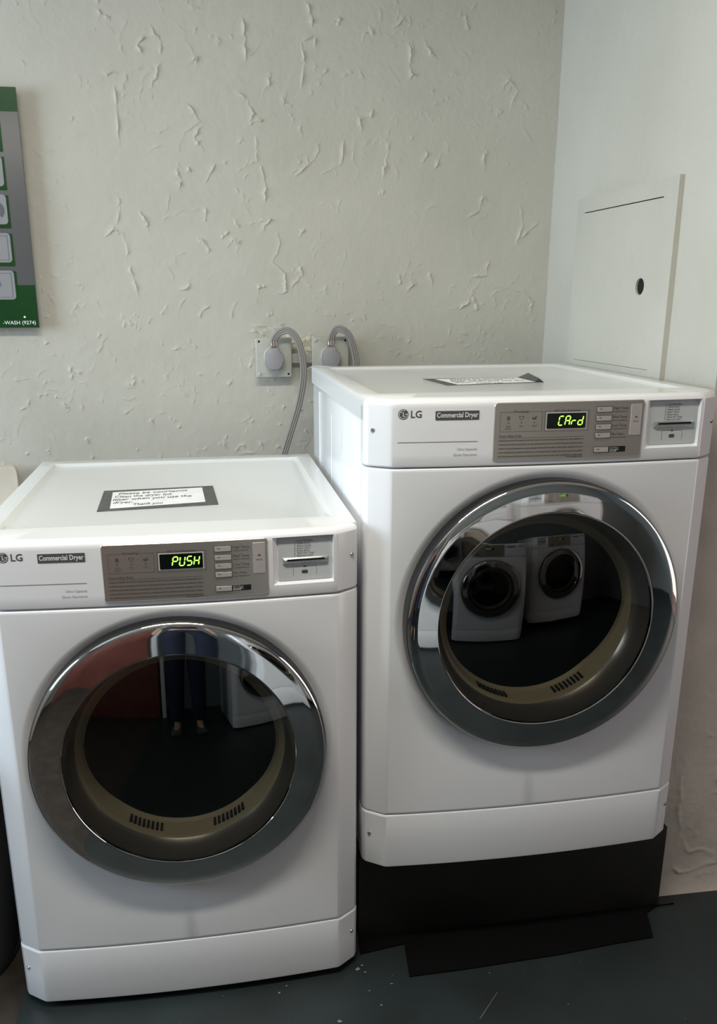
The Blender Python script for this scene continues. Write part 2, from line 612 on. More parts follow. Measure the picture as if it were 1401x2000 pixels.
# return wall with the access panel (runs from the corner towards the camera) and the pier face
ST2 = []
for k in range(70):
    c = NPR.uniform((PY, 1.2), (WY, 2.15))
    ST2.append((rand_stroke(c, NPR.uniform(.01, .04), None, .5), NPR.uniform(.0004, .0013), NPR.choice((-1, 1))))
for k in range(26):
    ST2.append((rand_stroke((WY - .01 + NPR.normal(0, .004), NPR.uniform(1.2, 2.1)), .03, pi / 2, .3), .002, 1))
us2 = axis_pts(PY, PY, WY, WY, .005)
vs2 = axis_pts(-.02, 1.15, 2.14, CH, .005)
H2 = relief_grid(us2, vs2, ST2, .0012, 5)
wr = grid_mesh('wall_right', us2, vs2, H2, lambda U, V, H: np.stack([WX + SPL * (WY - U) - H, U, V], -1), M_WALL)
tag(wr, kind='structure', label='pale plastered return wall beside the right dryer')

ST3 = []
for k in range(70):
    c = NPR.uniform((WXE, .02), (1.78, 1.0))
    ST3.append((rand_stroke(c, NPR.uniform(.02, .07), pi / 2 + NPR.normal(0, .6), .45), NPR.uniform(.001, .003), NPR.choice((-1, 1))))
for q in [[(1.47, .42), (1.465, .30), (1.475, .18), (1.50, .12), (1.60, .10)], [(1.56, .40), (1.57, .33), (1.555, .28)], [(1.445, .07), (1.50, .055), (1.60, .075)]]:
    ST3.append((jitter(q, 6, .004), .005, 1))
us3 = axis_pts(WXE, WXE, 1.80, XR, .004)
vs3 = axis_pts(0, 0, 1.30, CH, .004)
H3 = relief_grid(us3, vs3, ST3, .002, 9)


def place_pier(U, V, H):
    flare = .02 * np.exp(-V / .03) * (U < 1.95)
    return np.stack([U, PY - H - flare * .6 + .07 * np.clip(U - WX, 0, .3) * .0, V], -1)


wp = grid_mesh('wall_front', us3, vs3, H3, place_pier, M_PIER)
tag(wp, kind='structure', label='rough brownish plaster wall to the right of the right dryer')

# bare plaster broken open between the two outlet boxes: part of the back wall
bm = bmesh.new()
for k in range(34):
    x, z = RND.uniform(.655, .725), RND.uniform(1.205, 1.285)
    s = RND.uniform(.006, .013)
    g = bmesh.ops.create_icosphere(bm, subdivisions=1, radius=s)
    for v in g['verts']:
        v.co += Vector((RND.uniform(-.3, .3) * s, RND.uniform(-.2, .2) * s, RND.uniform(-.3, .3) * s))
        v.co = Vector((v.co.x, v.co.y * .5, v.co.z)) + Vector((x, WY - .001, z))
bm_obj('bare_plaster_patch', bm, M_CREAM, wb, 40)
bm = bmesh.new()
for (u, v, s_) in ((549, 633, .010), (540, 637, .008), (530, 641, .008), (519, 645, .007), (508, 648, .006), (545, 642, .006), (552, 640, .006), (499, 651, .006), (497, 658, .005)):
    p = at_y(u, v, WY)
    g = bmesh.ops.create_icosphere(bm, subdivisions=1, radius=s_)
    for vv in g['verts']:
        vv.co = Vector((vv.co.x * RND.uniform(.8, 1.6), vv.co.y * .30, vv.co.z * RND.uniform(.35, .8))) + Vector((p.x, WY - .001, p.z))
bm_obj('chipped_plaster', bm, noise_color(mat('chipped_paint', (.55, .53, .46), .8), (.48, .46, .39), (.62, .60, .53), 40, 3), wb, 20)

fl = box('floor', -.012, XR, YF, WY, -.06, 0.0, M_FLOOR)
tag(fl, kind='structure', label='dark teal painted concrete floor')
tag(box('floor_left', XL, -.012, YF, WY, -.08, -.022, M_BROWN), kind='structure', label='bare dark brown floor left of the painted slab')
tag(box('ceiling', XL - .1, XR + .1, YF - .1, WY + .1, CH, CH + .08, M_CEIL), kind='structure')
tag(box('wall_opposite', XL, XR, YF - .12, YF, -.08, CH, M_OPP), kind='structure')


def wall_with_hole(name, x0, x1, y0, y1, z0, z1, hy0, hy1, hz0, hz1, m):
    bm = bmesh.new()
    add_box(bm, x0, x1, y0, hy0, z0, z1)
    add_box(bm, x0, x1, hy1, y1, z0, z1)
    add_box(bm, x0, x1, hy0, hy1, hz1, z1)
    if hz0 > z0:
        add_box(bm, x0, x1, hy0, hy1, z0, hz0)
    return tag(bm_obj(name, bm, m), kind='structure')


wall_with_hole('wall_left', XL - .14, XL, YF, WY, -.08, CH, -.92, .62, 1.08, 2.16, M_WALL)
wall_with_hole('wall_doorway', XR, XR + .16, YF, PY, -.08, CH, -1.55, -.45, -.08, 2.1, M_OPP)
wf = empty('window_1', (XL - .07, -.15, 1.08)); tag(wf, kind='structure')
for a in (-.75, -.02, .71):
    box('window_bar', -.025, .025, a, a + .04, 0, 1.08, M_PALE, wf)
for z in (0, 1.04):
    box('window_rail', -.025, .025, -.75, .75, z, z + .04, M_PALE, wf)
tag(box('door_1', XR + .02, XR + .20, -.45, -.30, -.06, 2.1, M_PINK), kind='structure')
tag(box('ground_outside', XR + .16, XR + 2.2, -2.6, .6, -.12, -.06, M_PINK), kind='structure')

# ------------------------------------------------------------------ the dryer
W2, HI = .343, .2997                      # half width, half width of the bowed front
BOW, CD, D = .0121, .0304, .785
ZB, Z2, Z1, ZT = .0174, .1421, .8578, .983
DZ, DR = .5605, .2735                       # door centre height and radius


def yf(x):
    a = abs(x)
    if a <= HI:
        return BOW * (a / HI) ** 2
    return BOW + CD * (a - HI) / (W2 - HI)


def front_profile(extra=()):
    """(x, y) across the front from the left side to the right side, soft at the chamfer creases."""
    half = [(-W2, .078), (-W2, .058), (-W2 + .0006, .0495), (-W2 + .0030, .0436), (-W2 + .0065, yf(W2 - .0065))]
    half += [(-HI - .012, yf(HI + .012)), (-HI - .003, yf(HI + .003) + .0002), (-HI, BOW + .0007), (-HI + .003, yf(HI - .003) + .0002), (-HI + .012, yf(HI - .012))]
    xs = sorted(set([round(x, 5) for x in np.linspace(-HI + .03, HI - .03, 27)] + list(extra)))
    return half + sorted([(x, yf(x)) for x in xs] + [(-x, y) for x, y in half[-1:]]) + [(-x, y) for x, y in reversed(half[:-1])]


def slab(name, z_levels, m, parent, extra=(), hole=None):
    """front panel: sweep of the front profile over z levels [(z, setback)]; hole=(x0,x1,z0,z1) is left open."""
    pr = front_profile(extra)
    n = len(pr)
    V, F = [], []
    for z, s in z_levels:
        for x, y in pr:
            k = 1 if abs(x) < W2 - .0001 else 0
            V.append((x * (1 - s * .9 / W2), y + s, z))
    for j in range(len(z_levels) - 1):
        for i in range(n - 1):
            if hole:
                xm = (pr[i][0] + pr[i + 1][0]) / 2
                zm = (z_levels[j][0] + z_levels[j + 1][0]) / 2
                if hole[0] < xm < hole[1] and hole[2] < zm < hole[3]:
                    continue
            F.append((j * n + i, j * n + i + 1, (j + 1) * n + i + 1, (j + 1) * n + i))
    return mesh_obj(name, V, F, m, parent, 22)


def bowed_plate(name, x0, x1, z0, z1, rad, proud, m, parent, bev=.0008, thick=.003, n=16, base=yf):
    """plate with rounded corners that follows the bowed front."""
    xs = []
    k = 5
    for i in range(k + 1):
        xs.append(x0 + rad * (1 - math.cos(pi / 2 * i / k)))
    xs += list(np.linspace(x0 + rad, x1 - rad, n))[1:-1]
    for i in range(k + 1):
        xs.append(x1 - rad + rad * math.sin(pi / 2 * i / k))
    V, F = [], []
    for x in xs:
        d = 0
        if x < x0 + rad: d = rad - math.sqrt(max(0, rad ** 2 - (x0 + rad - x) ** 2))
        if x > x1 - rad: d = rad - math.sqrt(max(0, rad ** 2 - (x - x1 + rad) ** 2))
        t, b_ = z1 - d, z0 + d
        xi = min(max(x, x0 + bev), x1 - bev)
        y = base(x) - proud
        V += [(x, y + thick, b_), (x, y + bev, b_), (xi, y, min(b_ + bev, (t + b_) / 2)), (xi, y, max(t - bev, (t + b_) / 2)), (x, y + bev, t), (x, y + thick, t)]
    c = len(xs)
    for i in range(c - 1):
        for j in range(5):
            a = i * 6 + j
            F.append((a, a + 6, a + 7, a + 1))
    F.append(tuple(reversed(range(6))))
    F.append(tuple((c - 1) * 6 + j for j in range(6)))
    bm = bmesh.new()
    me = bpy.data.meshes.new('x'); me.from_pydata(V, [], F); bm.from_mesh(me); bpy.data.meshes.remove(me)
    return bm_obj(name, bm, m, parent, 30)


def make_screw(parent, x, z, ydir):
    """small recessed screw on the chamfer; ydir = +1 right side, -1 left side."""
    bm = bmesh.new()
    bmesh.ops.create_cone(bm, cap_ends=True, segments=16, radius1=.0042, radius2=.0032, depth=.003)
    add_box(bm, -.003, .003, -.0005, .0005, .001, .0021)
    ang = math.atan2(CD, W2 - HI)
    n = Vector((ydir * math.sin(ang), -math.cos(ang), 0))
    q = n.to_track_quat('Z', 'Y').to_matrix().to_4x4()
    p = Vector((x, yf(x), z)) + n * .0006
    bmesh.ops.transform(bm, matrix=Matrix.Translation(p) @ q, verts=bm.verts)
    bm_obj('screw', bm, M_SCREW, parent, 30)


def seg_digits(word, x0, x1, z0, z1, shear=.16):
    """seven-segment italic characters -> Flat."""
    seg = {'P': 'abefg', 'U': 'bcdef', 'S': 'acdfg', 'H': 'bcefg', 'C': 'adef', 'A': 'abcefg', 'r': 'eg', 'd': 'bcdeg', ' ': ''}
    fl_ = Flat()
    n = len(word)
    cw = (x1 - x0) / n
    h = z1 - z0
    t = h * .13
    for i, c in enumerate(word):
        wx = cw * .66
        ox = x0 + i * cw
        g = t * .22

        def hb(z):
            return [(g, z), (g + t / 2, z + t / 2), (wx - g - t / 2, z + t / 2), (wx - g, z), (wx - g - t / 2, z - t / 2), (g + t / 2, z - t / 2)]

        def vb(x, a, b_):
            return [(x, a + g), (x + t / 2, a + g + t / 2), (x + t / 2, b_ - g - t / 2), (x, b_ - g), (x - t / 2, b_ - g - t / 2), (x - t / 2, a + g + t / 2)]
        P = dict(a=hb(h), g=hb(h / 2), d=hb(0), f=vb(0, h / 2, h), e=vb(0, 0, h / 2), b=vb(wx, h / 2, h), c=vb(wx, 0, h / 2))
        for s in seg[c]:
            fl_.poly([(ox + x + shear * z, z0 + z) for x, z in P[s]])
    return fl_


def squiggle(F_, x0, x1, z, h, seed):
    """illegible fine print: a row of word-length bars."""
    r = random.Random(seed)
    x = x0
    while x < x1 - .0008:
        l = min(r.uniform(.0016, .0048), x1 - x)
        F_.rect(x, x + l, z - h / 2 * r.uniform(.6, 1), z + h / 2 * r.uniform(.6, 1))
        x += l + r.uniform(.0006, .0011)


def make_dryer():
    root = empty('clothes_dryer')
    # cabinet: sides, back and bottom, with pressed ribs on both sides
    bm = bmesh.new()
    add_box(bm, -.3405, .3405, .076, D - .01, ZB + .004, ZT - .03, .003, 2)
    bmesh.ops.delete(bm, geom=[f for f in bm.faces if f.calc_center_median().y < .0765], context='FACES')
    cab = bm_obj('cabinet', bm, M_WHITE, root, 35)
    for s in (-1, 1):
        for y, z1 in ((.30, .885), (.46, .90), (.66, .93)):
            box('pressed_rib', s * .3402 - .0008, s * .3402 + .0008, y, y + .010, .08, z1, M_WHITE, cab, .0006, 1)
    # lid: skirt, rounded edge, flat rim and sunken middle
    nf, ns = 33, 12

    def loop(xh, y0, y1, z, curve, inset=0.0):
        pts = []
        for i in range(nf):
            t = i / (nf - 1)
            x = -xh + 2 * xh * t
            pts.append((x, (yf(min(abs(x) + inset, W2)) + inset if curve else y0), z))
        a = pts[-1]
        for i in range(1, ns):
            pts.append((xh, a[1] + (y1 - a[1]) * i / ns, z))
        for i in range(nf):
            pts.append((xh - 2 * xh * i / (nf - 1), y1, z))
        for i in range(1, ns):
            pts.append((-xh, y1 + (a[1] - y1) * i / ns, z))
        return pts
    L_ = [loop(W2, 0, D, ZT - .042, True, .012), loop(W2, 0, D, ZT - .012, True, .012), loop(W2, 0, D, ZT - .006, True, .012), loop(W2 - .0015, 0, D - .0015, ZT - .002, True, .013),
          loop(W2 - .006, 0, D - .006, ZT, True, .016), loop(.306, .100, .738, ZT, False), loop(.3045, .1015, .7365, ZT - .0008, False),
          loop(.297, .110, .727, ZT - .0052, False), loop(.294, .114, .724, ZT - .006, False)]
    V = [p for l in L_ for p in l]
    n = len(L_[0])
    F = [(j * n + i, j * n + (i + 1) % n, (j + 1) * n + (i + 1) % n, (j + 1) * n + i) for j in range(len(L_) - 1) for i in range(n)]
    F.append(tuple((len(L_) - 1) * n + i for i in range(n)))
    mesh_obj('lid', V, F, M_LID, root, 28)
    for x in (-.28, .28):
        for y in (.14, D - .08):
            f_ = lathe('foot', [(.022, 0.0), (.022, .008), (.010, .010), (.010, ZB + .006)], M_FEET, root, 20, 'z', 30, True, True)
            f_.location = (x, y, 0)

    # control fascia with the opening for the card reader
    hx0, hx1, hz0, hz1 = .1815, .2925, .8825, .9715
    zl = [(Z1 + .0012, .010), (Z1 + .0015, .0035), (Z1 + .0030, .0009), (Z1 + .0055, 0), (hz0, 0), (.93, 0), (hz1 - .006, 0), (hz1, 0.0002),
          (.9740, .0012), (.9768, .0030), (.9792, .0056), (.9810, .0090), (.9819, .0130), (.9822, .0180)]
    fas = slab('control_fascia', zl, M_WHITE, root, (hx0, hx1), (hx0, hx1, hz0, hz1))
    # logo, name plate, rule and fine print, all laid on the bowed fascia
    P = Flat(); P.disc(-.2790, .9555, .0092, 28); P.build('logo_disc', M_LOGO, fas, yf, .0004)
    P = Flat()
    P.disc(-.2790, .9555, .0078, 24, .0068, math.radians(65), math.radians(375))
    P.rect(-.2800, -.2786, .9515, .9600); P.rect(-.2786, -.2758, .9515, .9528)
    P.disc(-.2828, .9590, .0010, 10)
    P.rect(-.2762, -.2722, .9552, .9564)
    P.build('logo_mark', M_PALE, fas, yf, .0007)
    P = Flat(); P.text('LG', -.2665, .9495, .0178, bold=.018, width=.0195); P.build('logo_letters', M_LOGO, fas, yf)
    bowed_plate('name_plate', -.2215, -.1420, .9445, .9607, .0012, .0008, M_LOGO, fas, .0002, .0009, 10)
    P = Flat(); P.text('Commercial Dryer', -.2193, .9492, .0125, bold=.022, width=.0750); P.build('name_letters', M_PALE, fas, yf, .0012)
    P = Flat(); P.rect(-.2885, -.1430, .9048, .9062, 16); P.build('rule_line', M_GREYPRINT, fas, yf)
    P = Flat(); P.text('Ultra Capacity', -.1430, .8895, .0064, align='RIGHT'); P.text('Quiet Operation', -.1430, .8795, .0064, align='RIGHT')
    P.build('fine_print', M_GREYPRINT, fas, yf)
    make_screw(fas, -W2 + .0135, .9260, -1)
    make_screw(fas, W2 - .0135, .9260, 1)

    # control panel of brushed metal
    cp = bowed_plate('control_panel', -.1150, .1730, .8690, .9735, .006, .0030, M_STEEL, root, .0012, .004, 20)
    sf = lambda x: yf(x) - .0030
    bowed_plate('display_window', -.0165, .0580, .9255, .9530, .002, .0042, M_SCREEN, cp, .0003, .0013, 8)
    P = Flat(); P.outline(-.0180, .0595, .9240, .9545, .0012, 8); P.build('display_bezel', M_PALE, cp, sf, .0005)
    bz = [(.9578, 4), (.9418, 4), (.9262, 4), (.9106, 4)]
    for z, _ in bz:
        bowed_plate('button', .0790, .1080, z - .0048, z + .0048, .0012, .0045, M_BUTTON, cp, .0006, .0015, 4)
    bowed_plate('button', .0790, .1070, .8795, .8890, .0012, .0045, M_BUTTON, cp, .0006, .0015, 4)
    bowed_plate('start_plate', .1070, .1410, .8790, .8895, .0008, .0036, M_BLACK, cp, .0002, .0006, 4)
    bowed_plate('wireless_tag', .1460, .1680, .9090, .9660, .0014, .0040, M_TAG, cp, .0004, .0010, 4)
    P = Flat()
    for z, _ in bz + [(.88425, 0)]:
        P.outline(.0779, .1091, z - .0058, z + .0058, .0010, 4)
        P.rect(.0835, .0885, z + .0002, z + .0014)
    P.build('button_outline', M_PRINT, cp, lambda x: yf(x) - .0045, .0002)
    P = Flat()
    P.outline(-.1040, -.0255, .9215, .9570, .0005); P.outline(-.0210, .0640, .9205, .9575, .0005)
    P.text('Processing', -.0655, .9555, .0062, align='CENTER'); P.text('EST. Time Remaining', .0215, .9560, .0056, align='CENTER')
    for i, x in enumerate((-.0885, -.0645, -.0400)):
        P.disc(x, .9375, .0012, 10)
    for i in range(4):
        P.rect(-.0915, -.0857, .9425 + i * .0018, .9425 + i * .0018 + .0010)
    P.disc(-.0645, .9460, .0036, 14, .0030); P.rect(-.0690, -.0678, .9470, .9495); P.rect(-.0612, -.0600, .9470, .9495)
    P.rect(-.0535, -.0515, .9455, .9463)
    P.poly([(-.0440, .9430), (-.0375, .9430), (-.0360, .9490), (-.0380, .9490), (-.0400, .9450), (-.0420, .9470), (-.0440, .9470)])
    P.text('Clean', -.0885, .9300, .0044, align='CENTER'); P.text('Sensor', -.0885, .9255, .0044, align='CENTER')
    P.text('Dry', -.0645, .9300, .0044, align='CENTER'); P.text('Cool', -.0400, .9300, .0044, align='CENTER')
    P.text('Dryer Safety Rules', -.1050, .9120, .0056, bold=.01)
    P.rect(-.1050, .0560, .9098, .9103, 10)
    for i in range(5):
        squiggle(P, -.1050, .0560, .9055 - .0072 * i, .0019, 40 + i)
    P.text('www.lgcls.com', .0560, .8722, .0050, align='RIGHT', bold=.01)
    for (z, _), t in zip(bz, ('High Temp', 'Med Temp', 'Low Temp', 'No Heat')):
        P.text(t, .1108, z - .0003, .0066)
        squiggle(P, .1125, .1400, z - .0045, .0014, hash(t) % 97 if False else len(t) + int(z * 1000))
    P.build('panel_print', M_PRINT, cp, sf, .0005)
    P = Flat(); P.text('Start / Pause', .1085, .8858, .0036); squiggle(P, .1090, .1270, .8835, .0014, 3); squiggle(P, .1090, .1240, .8810, .0014, 5)
    P.build('start_letters', M_PALE, cp, lambda x: yf(x) - .0036, .0003)
    P = Flat()
    for r in (.0016, .0030, .0044):
        P.disc(.1570, .9400, r, 8, r - .0008, pi * .25, pi * .75)
    P.text('Wi-Fi', .1570, .9330, .0048, align='CENTER')
    P.build('wireless_mark', M_PRINT, cp, lambda x: yf(x) - .0040, .0003)

    # card reader sunk into the fascia
    V, F = [], []
    y_in = lambda x: .0165
    fr_ = [(hx0, hz0), (hx1, hz0), (hx1, hz1), (hx0, hz1)]
    inn = [(hx0 + .0085, hz0 + .004), (hx1 - .002, hz0 + .004), (hx1 - .002, hz1 - .0015), (hx0 + .0085, hz1 - .0015)]
    V = [(x, yf(x) - .0001, z) for x, z in fr_] + [(x, yf(x) + .0075, z) for x, z in inn]
    F = [(i, (i + 1) % 4, 4 + (i + 1) % 4, 4 + i) for i in range(4)] + [(4, 5, 6, 7)]
    bm = bmesh.new()
    me = bpy.data.meshes.new('x'); me.from_pydata(V, [], F); bm.from_mesh(me); bpy.data.meshes.remove(me)
    crd = bm_obj('card_recess', bm, M_WHITE, root, 20)
    yc = lambda x: yf(.1900) + .0075 + (yf(.2905) - yf(.1900)) * (x - .19) / .1005
    cpl = bowed_plate('card_plate', .1915, .2895, .8880, .9690, .004, .0012, M_CARD, crd, .0004, .0012, 6, yc)
    bowed_plate('card_slot', .2000, .2830, .9195, .9310, .0008, .0055, M_CARDSLOT, crd, .0030, .0050, 6, yc)
    bowed_plate('slot_mouth', .2070, .2760, .9255, .9290, .0006, .0060, M_HOLE, crd, .0002, .0010, 6, yc)
    P = Flat()
    for i, t in enumerate(('Load Machine', 'Close Door', 'Select Cycle', 'Insert Card', 'Press Start', 'Wait For Time', 'Remove Card')):
        P.text('%d' % (i + 1), .2205,   .9605 - i * .0047, .0048); P.text(t, .2255, .9605 - i * .0047, .0052)
    P.rect(.2190, .2600, .9135, .9140); P.rect(.2185, .2190, .8965, .9135); P.rect(.2610, .2615, .8965, .9135)
    P.rect(.2370, .2420, .9120, .9145)
    P.poly([(.2345, .9000), (.2445, .9000), (.2455, .9050), (.2430, .9065), (.2360, .9065), (.2335, .9050)])
    P.build('card_print', M_PRINT, crd, lambda x: yc(x) - .0012, .0003)

    # front panel with a dished round opening
    N_ = 128
    rings = [(.252, .0110), (.264, .0095), (.2715, .0075), (.2765, .0046), (.2815, .0022), (.2862, .0006), (.2898, 0)]
    V, F = [], []
    for r, dy in rings:
        for i in range(N_):
            t = 2 * pi * i / N_
            x, z = r * math.cos(t), DZ + r * math.sin(t)
            V.append((x, yf(x) + dy, z))
    zb, zt = Z2 + .006, Z1 - .006
    hx = HI - .003
    for i in range(N_):                       # outer rectangle ring
        t = 2 * pi * i / N_
        c, s = math.cos(t), math.sin(t)
        k = min(hx / abs(c) if abs(c) > 1e-9 else 9, ((zt - DZ) / s if s > 0 else (zb - DZ) / s) if abs(s) > 1e-9 else 9)
        x, z = k * c, DZ + k * s
        V.append((x, yf(x), z))
    for j in range(len(rings)):
        for i in range(N_):
            k = (i + 1) % N_
            F.append((j * N_ + i, j * N_ + k, (j + 1) * N_ + k, (j + 1) * N_ + i))
    # corners of the rectangle
    b0 = len(rings) * N_
    for cx_, cz_ in ((hx, zt), (-hx, zt), (-hx, zb), (hx, zb)):
        bi = [i for i in range(N_)]
        # the two ring vertices that straddle this corner
        a = math.atan2(cz_ - DZ, cx_) % (2 * pi)
        i0 = int(a / (2 * pi / N_))
        V.append((cx_, yf(cx_), cz_))
        F.append((b0 + i0, len(V) - 1, b0 + (i0 + 1) % N_))
    # strips: rounded top and bottom edges and the chamfered sides
    pr = front_profile()
    n = len(pr)
    for lv in ([(zt, 0), (Z1 - .0030, .0005), (Z1 - .0012, .0020), (Z1 - .0004, .0045), (Z1 - .0004, .010)],
               [(Z2 + .0006, .010), (Z2 + .0006, .0040), (Z2 + .0016, .0012), (Z2 + .0035, .0003), (zb, 0)]):
        b0 = len(V)
        for z, s in lv:
            for x, y in pr:
                V.append((x * (1 - s * .9 / W2), y + s, z))
        for j in range(len(lv) - 1):
            for i in range(n - 1):
                F.append((b0 + j * n + i, b0 + j * n + i + 1, b0 + (j + 1) * n + i + 1, b0 + (j + 1) * n + i))
    for sd in (-1, 1):
        pp = [q for q in pr if (q[0] * sd) >= hx - .0005]
        if sd > 0: pp = list(reversed(pp))
        pp = [q for q in pp]
        b0 = len(V)
        for z in (zb, zt):
            for x, y in pp:
                V.append((x, y, z))
        m_ = len(pp)
        for i in range(m_ - 1):
            F.append((b0 + i, b0 + i + 1, b0 + m_ + i + 1, b0 + m_ + i))
    me = bpy.data.meshes.new('front_panel')
    me.from_pydata(V, [], F)
    bm = bmesh.new(); bm.from_mesh(me); bpy.data.meshes.remove(me)
    bmesh.ops.remove_doubles(bm, verts=bm.verts, dist=.0002)
    bm_obj('front_panel', bm, M_WHITE, root, 22)

    # kick plate
    kp = slab('kick_plate', [(ZB, .016), (ZB, .003), (ZB + .0015, .0008), (ZB + .005, 0), (.08, 0), (Z2 - .0050, -.0006), (Z2 - .0022, .0004), (Z2 - .0008, .0022), (Z2 - .0006, .010)], M_WHITE, root)
    make_screw(kp, -W2 + .0135, .0900, -1)
    make_screw(kp, W2 - .0135, .0900, 1)

    # door: black rim, chrome ring, domed tinted glass
    dr = lathe('door', [(DR - .0030, -.0215), (DR - .0052, -.0238), (DR - .0085, -.0254), (.250, -.0272), (.235, -.0288), (.2165, -.0305), (.2145, -.0307), (.2133, -.0304), (.2126, -.0296), (.2122, -.0240)], M_CHROME, root, 160, 'y', 26)
    dr.location = (0, 0, DZ)
    lathe('door_rim', [(DR - .022, .0180), (DR - .0020, .0180), (DR - .0002, .0060), (DR, -.0040), (DR - .0006, -.0150), (DR - .0020, -.0205), (DR - .0032, -.0216)], M_BLACK, dr, 160, 'y', 40)
    Rg = 1.05
    gp = []
    for i in range(15):
        r = .2120 * (1 - i / 14) + .0005 * (i / 14)
        gp.append((r, -.0270 - (math.sqrt(Rg * Rg - r * r) - math.sqrt(Rg * Rg - .212 ** 2))))
    lathe('door_glass', gp, M_GLASS, dr, 96, 'y', 60, False, True)
    # behind the glass: bright funnel, beige drum lip with slots, dark drum
    lathe('door_funnel', [(.2120, -.0230), (.2095, -.0080), (.2030, .0120), (.1965, .0220)], M_DKCHROME, dr, 96, 'y', 30)
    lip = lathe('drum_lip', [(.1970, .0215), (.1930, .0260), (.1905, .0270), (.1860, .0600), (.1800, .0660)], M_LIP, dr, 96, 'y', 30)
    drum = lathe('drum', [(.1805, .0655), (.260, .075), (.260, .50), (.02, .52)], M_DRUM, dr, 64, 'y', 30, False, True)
    for o_ in (lip, drum):                    # the drum mouth is slanted: its lip is deep at the bottom and vanishes at the top
        for v in o_.data.vertices:
            if .027 < v.co.y < .07:
                sn = v.co.z / math.hypot(v.co.x, v.co.z)
                v.co.y = .0272 + (v.co.y - .027) * min(1, max(.02, (.12 - sn) / .85))
    bm = bmesh.new()
    add_box(bm, -.0024, .0024, .032, .054, -.1905, -.1855)
    sl0 = bm_obj('lip_slot', bm, M_HOLE, dr)
    for a0 in (-.60, .30):
        for k in range(8):
            sl = sl0 if (a0 < 0 and k == 0) else sl0.copy()
            if sl is not sl0:
                COL.objects.link(sl)
            sl.rotation_euler = (0, -(a0 + k * .048), 0)
    return root


def set_display(root, word):
    cp = [c for c in root.children if c.name.startswith('control_panel')][0]
    F_ = seg_digits(word, .0048, .0545, .9315, .9475)
    F_.build('display_digits', M_LED, cp, lambda x: yf(x) - .0042, .0004)


d0 = make_dryer()
d1 = copy_tree(d0)
d2 = copy_tree(d0)
d3 = copy_tree(d0)
GR = 'white front-loading machines with round chrome doors'
d0.location = (W2, 0, 0)
tag(d0, 'white clothes dryer standing low on the floor at left, display reading PUSH', 'dryer', GR)
set_display(d0, 'PUSH')
RZ = .2257
d1.location = (.6992 + W2, .017, RZ)
d1.rotation_euler = (0, 0, .0038)
tag(d1, 'white clothes dryer raised on black plinth at right, display reading CArd', 'dryer', GR)
set_display(d1, 'CArd')
# the two machines on the other side of the room, seen in the chrome and glass of the doors
d2.location = (1.10, -1.60, 0)
d2.rotation_euler = (0, 0, pi)
tag(d2, 'white front loader mirrored large at the left of the right dryer door', 'dryer', GR)
set_display(d2, 'PUSH')
d3.location = (1.93, -1.88, .06)
d3.rotation_euler = (0, 0, pi)
tag(d3, 'white front loader mirrored at the top of the right dryer door', 'dryer', GR)
set_display(d3, 'CArd')
tag(box('low_plinth', 1.61, 2.25, -2.60, -1.96, 0, .06, M_PLINTH, None, .004), 'low black plinth under the machine mirrored at the top of the right door', 'plinth')

# plinth under the right dryer and a black sheet painting floor shade before it
pl = empty('black_plinth', (1.05, .137, 0))
box('plinth_body', -.345, .345, 0, .70, .012, RZ - .012, M_PLINTH, pl, .003)
box('plinth_top', -.348, .348, -.002, .705, RZ - .012, RZ, M_PLINTH, pl, .002)
box('plinth_base', -.348, .348, -.004, .70, 0, .012, M_PLINTH, pl, .002)
box('plinth_front', -.348, .372, -.030, -.0045, 0, RZ - .012, M_PLINTH, pl, .002)
tag(pl, 'black box plinth carrying the raised right dryer', 'plinth')
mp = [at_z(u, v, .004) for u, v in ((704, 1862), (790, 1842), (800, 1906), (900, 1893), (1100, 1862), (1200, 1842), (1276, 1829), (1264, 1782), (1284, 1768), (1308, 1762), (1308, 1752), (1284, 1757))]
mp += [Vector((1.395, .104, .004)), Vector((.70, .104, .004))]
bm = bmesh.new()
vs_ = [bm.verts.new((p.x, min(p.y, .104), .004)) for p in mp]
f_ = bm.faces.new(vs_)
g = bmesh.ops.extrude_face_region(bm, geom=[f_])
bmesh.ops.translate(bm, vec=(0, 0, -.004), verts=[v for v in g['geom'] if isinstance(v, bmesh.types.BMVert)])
tag(bm_obj('floor_shade_sheet', bm, M_FLOORSHADE), 'black sheet painting the shade on the floor in front of the plinth', 'shade sheet')

# paint flecks on the floor beside the left dryer
for (u, v, s) in ((545, 1940, .005), (560, 1926, .004), (700, 1893, .010), (708, 1886, .006), (714, 1899, .004), (663, 1995, .008), (765, 1922, .005), (722, 1936, .004), (435, 1946, .003), (745, 1964, .004), (1110, 1962, .003)):
    p = at_z(u, v, 0)
    pts = []
    for i in range(9):
        a = 2 * pi * i / 9
        r = s * .6 * RND.uniform(.3, 1)
        pts.append((p.x + r * 1.4 * math.cos(a), p.y + r * math.sin(a), .0012))
    mesh_obj('paint_fleck', pts, [tuple(range(9))], M_SPECK, fl)
a, b_ = at_z(938, 1990, .0006), at_z(972, 1938, .0006)
mesh_obj('paint_scratch', [(a.x - .002, a.y, .001), (a.x + .002, a.y, .001), (b_.x + .001, b_.y, .001), (b_.x - .001, b_.y, .001)], [(0, 1, 2, 3)], mat('scratch_grey', (.09, .085, .075), .8), fl)

# ------------------------------------------------------------------ notes taped to the lids


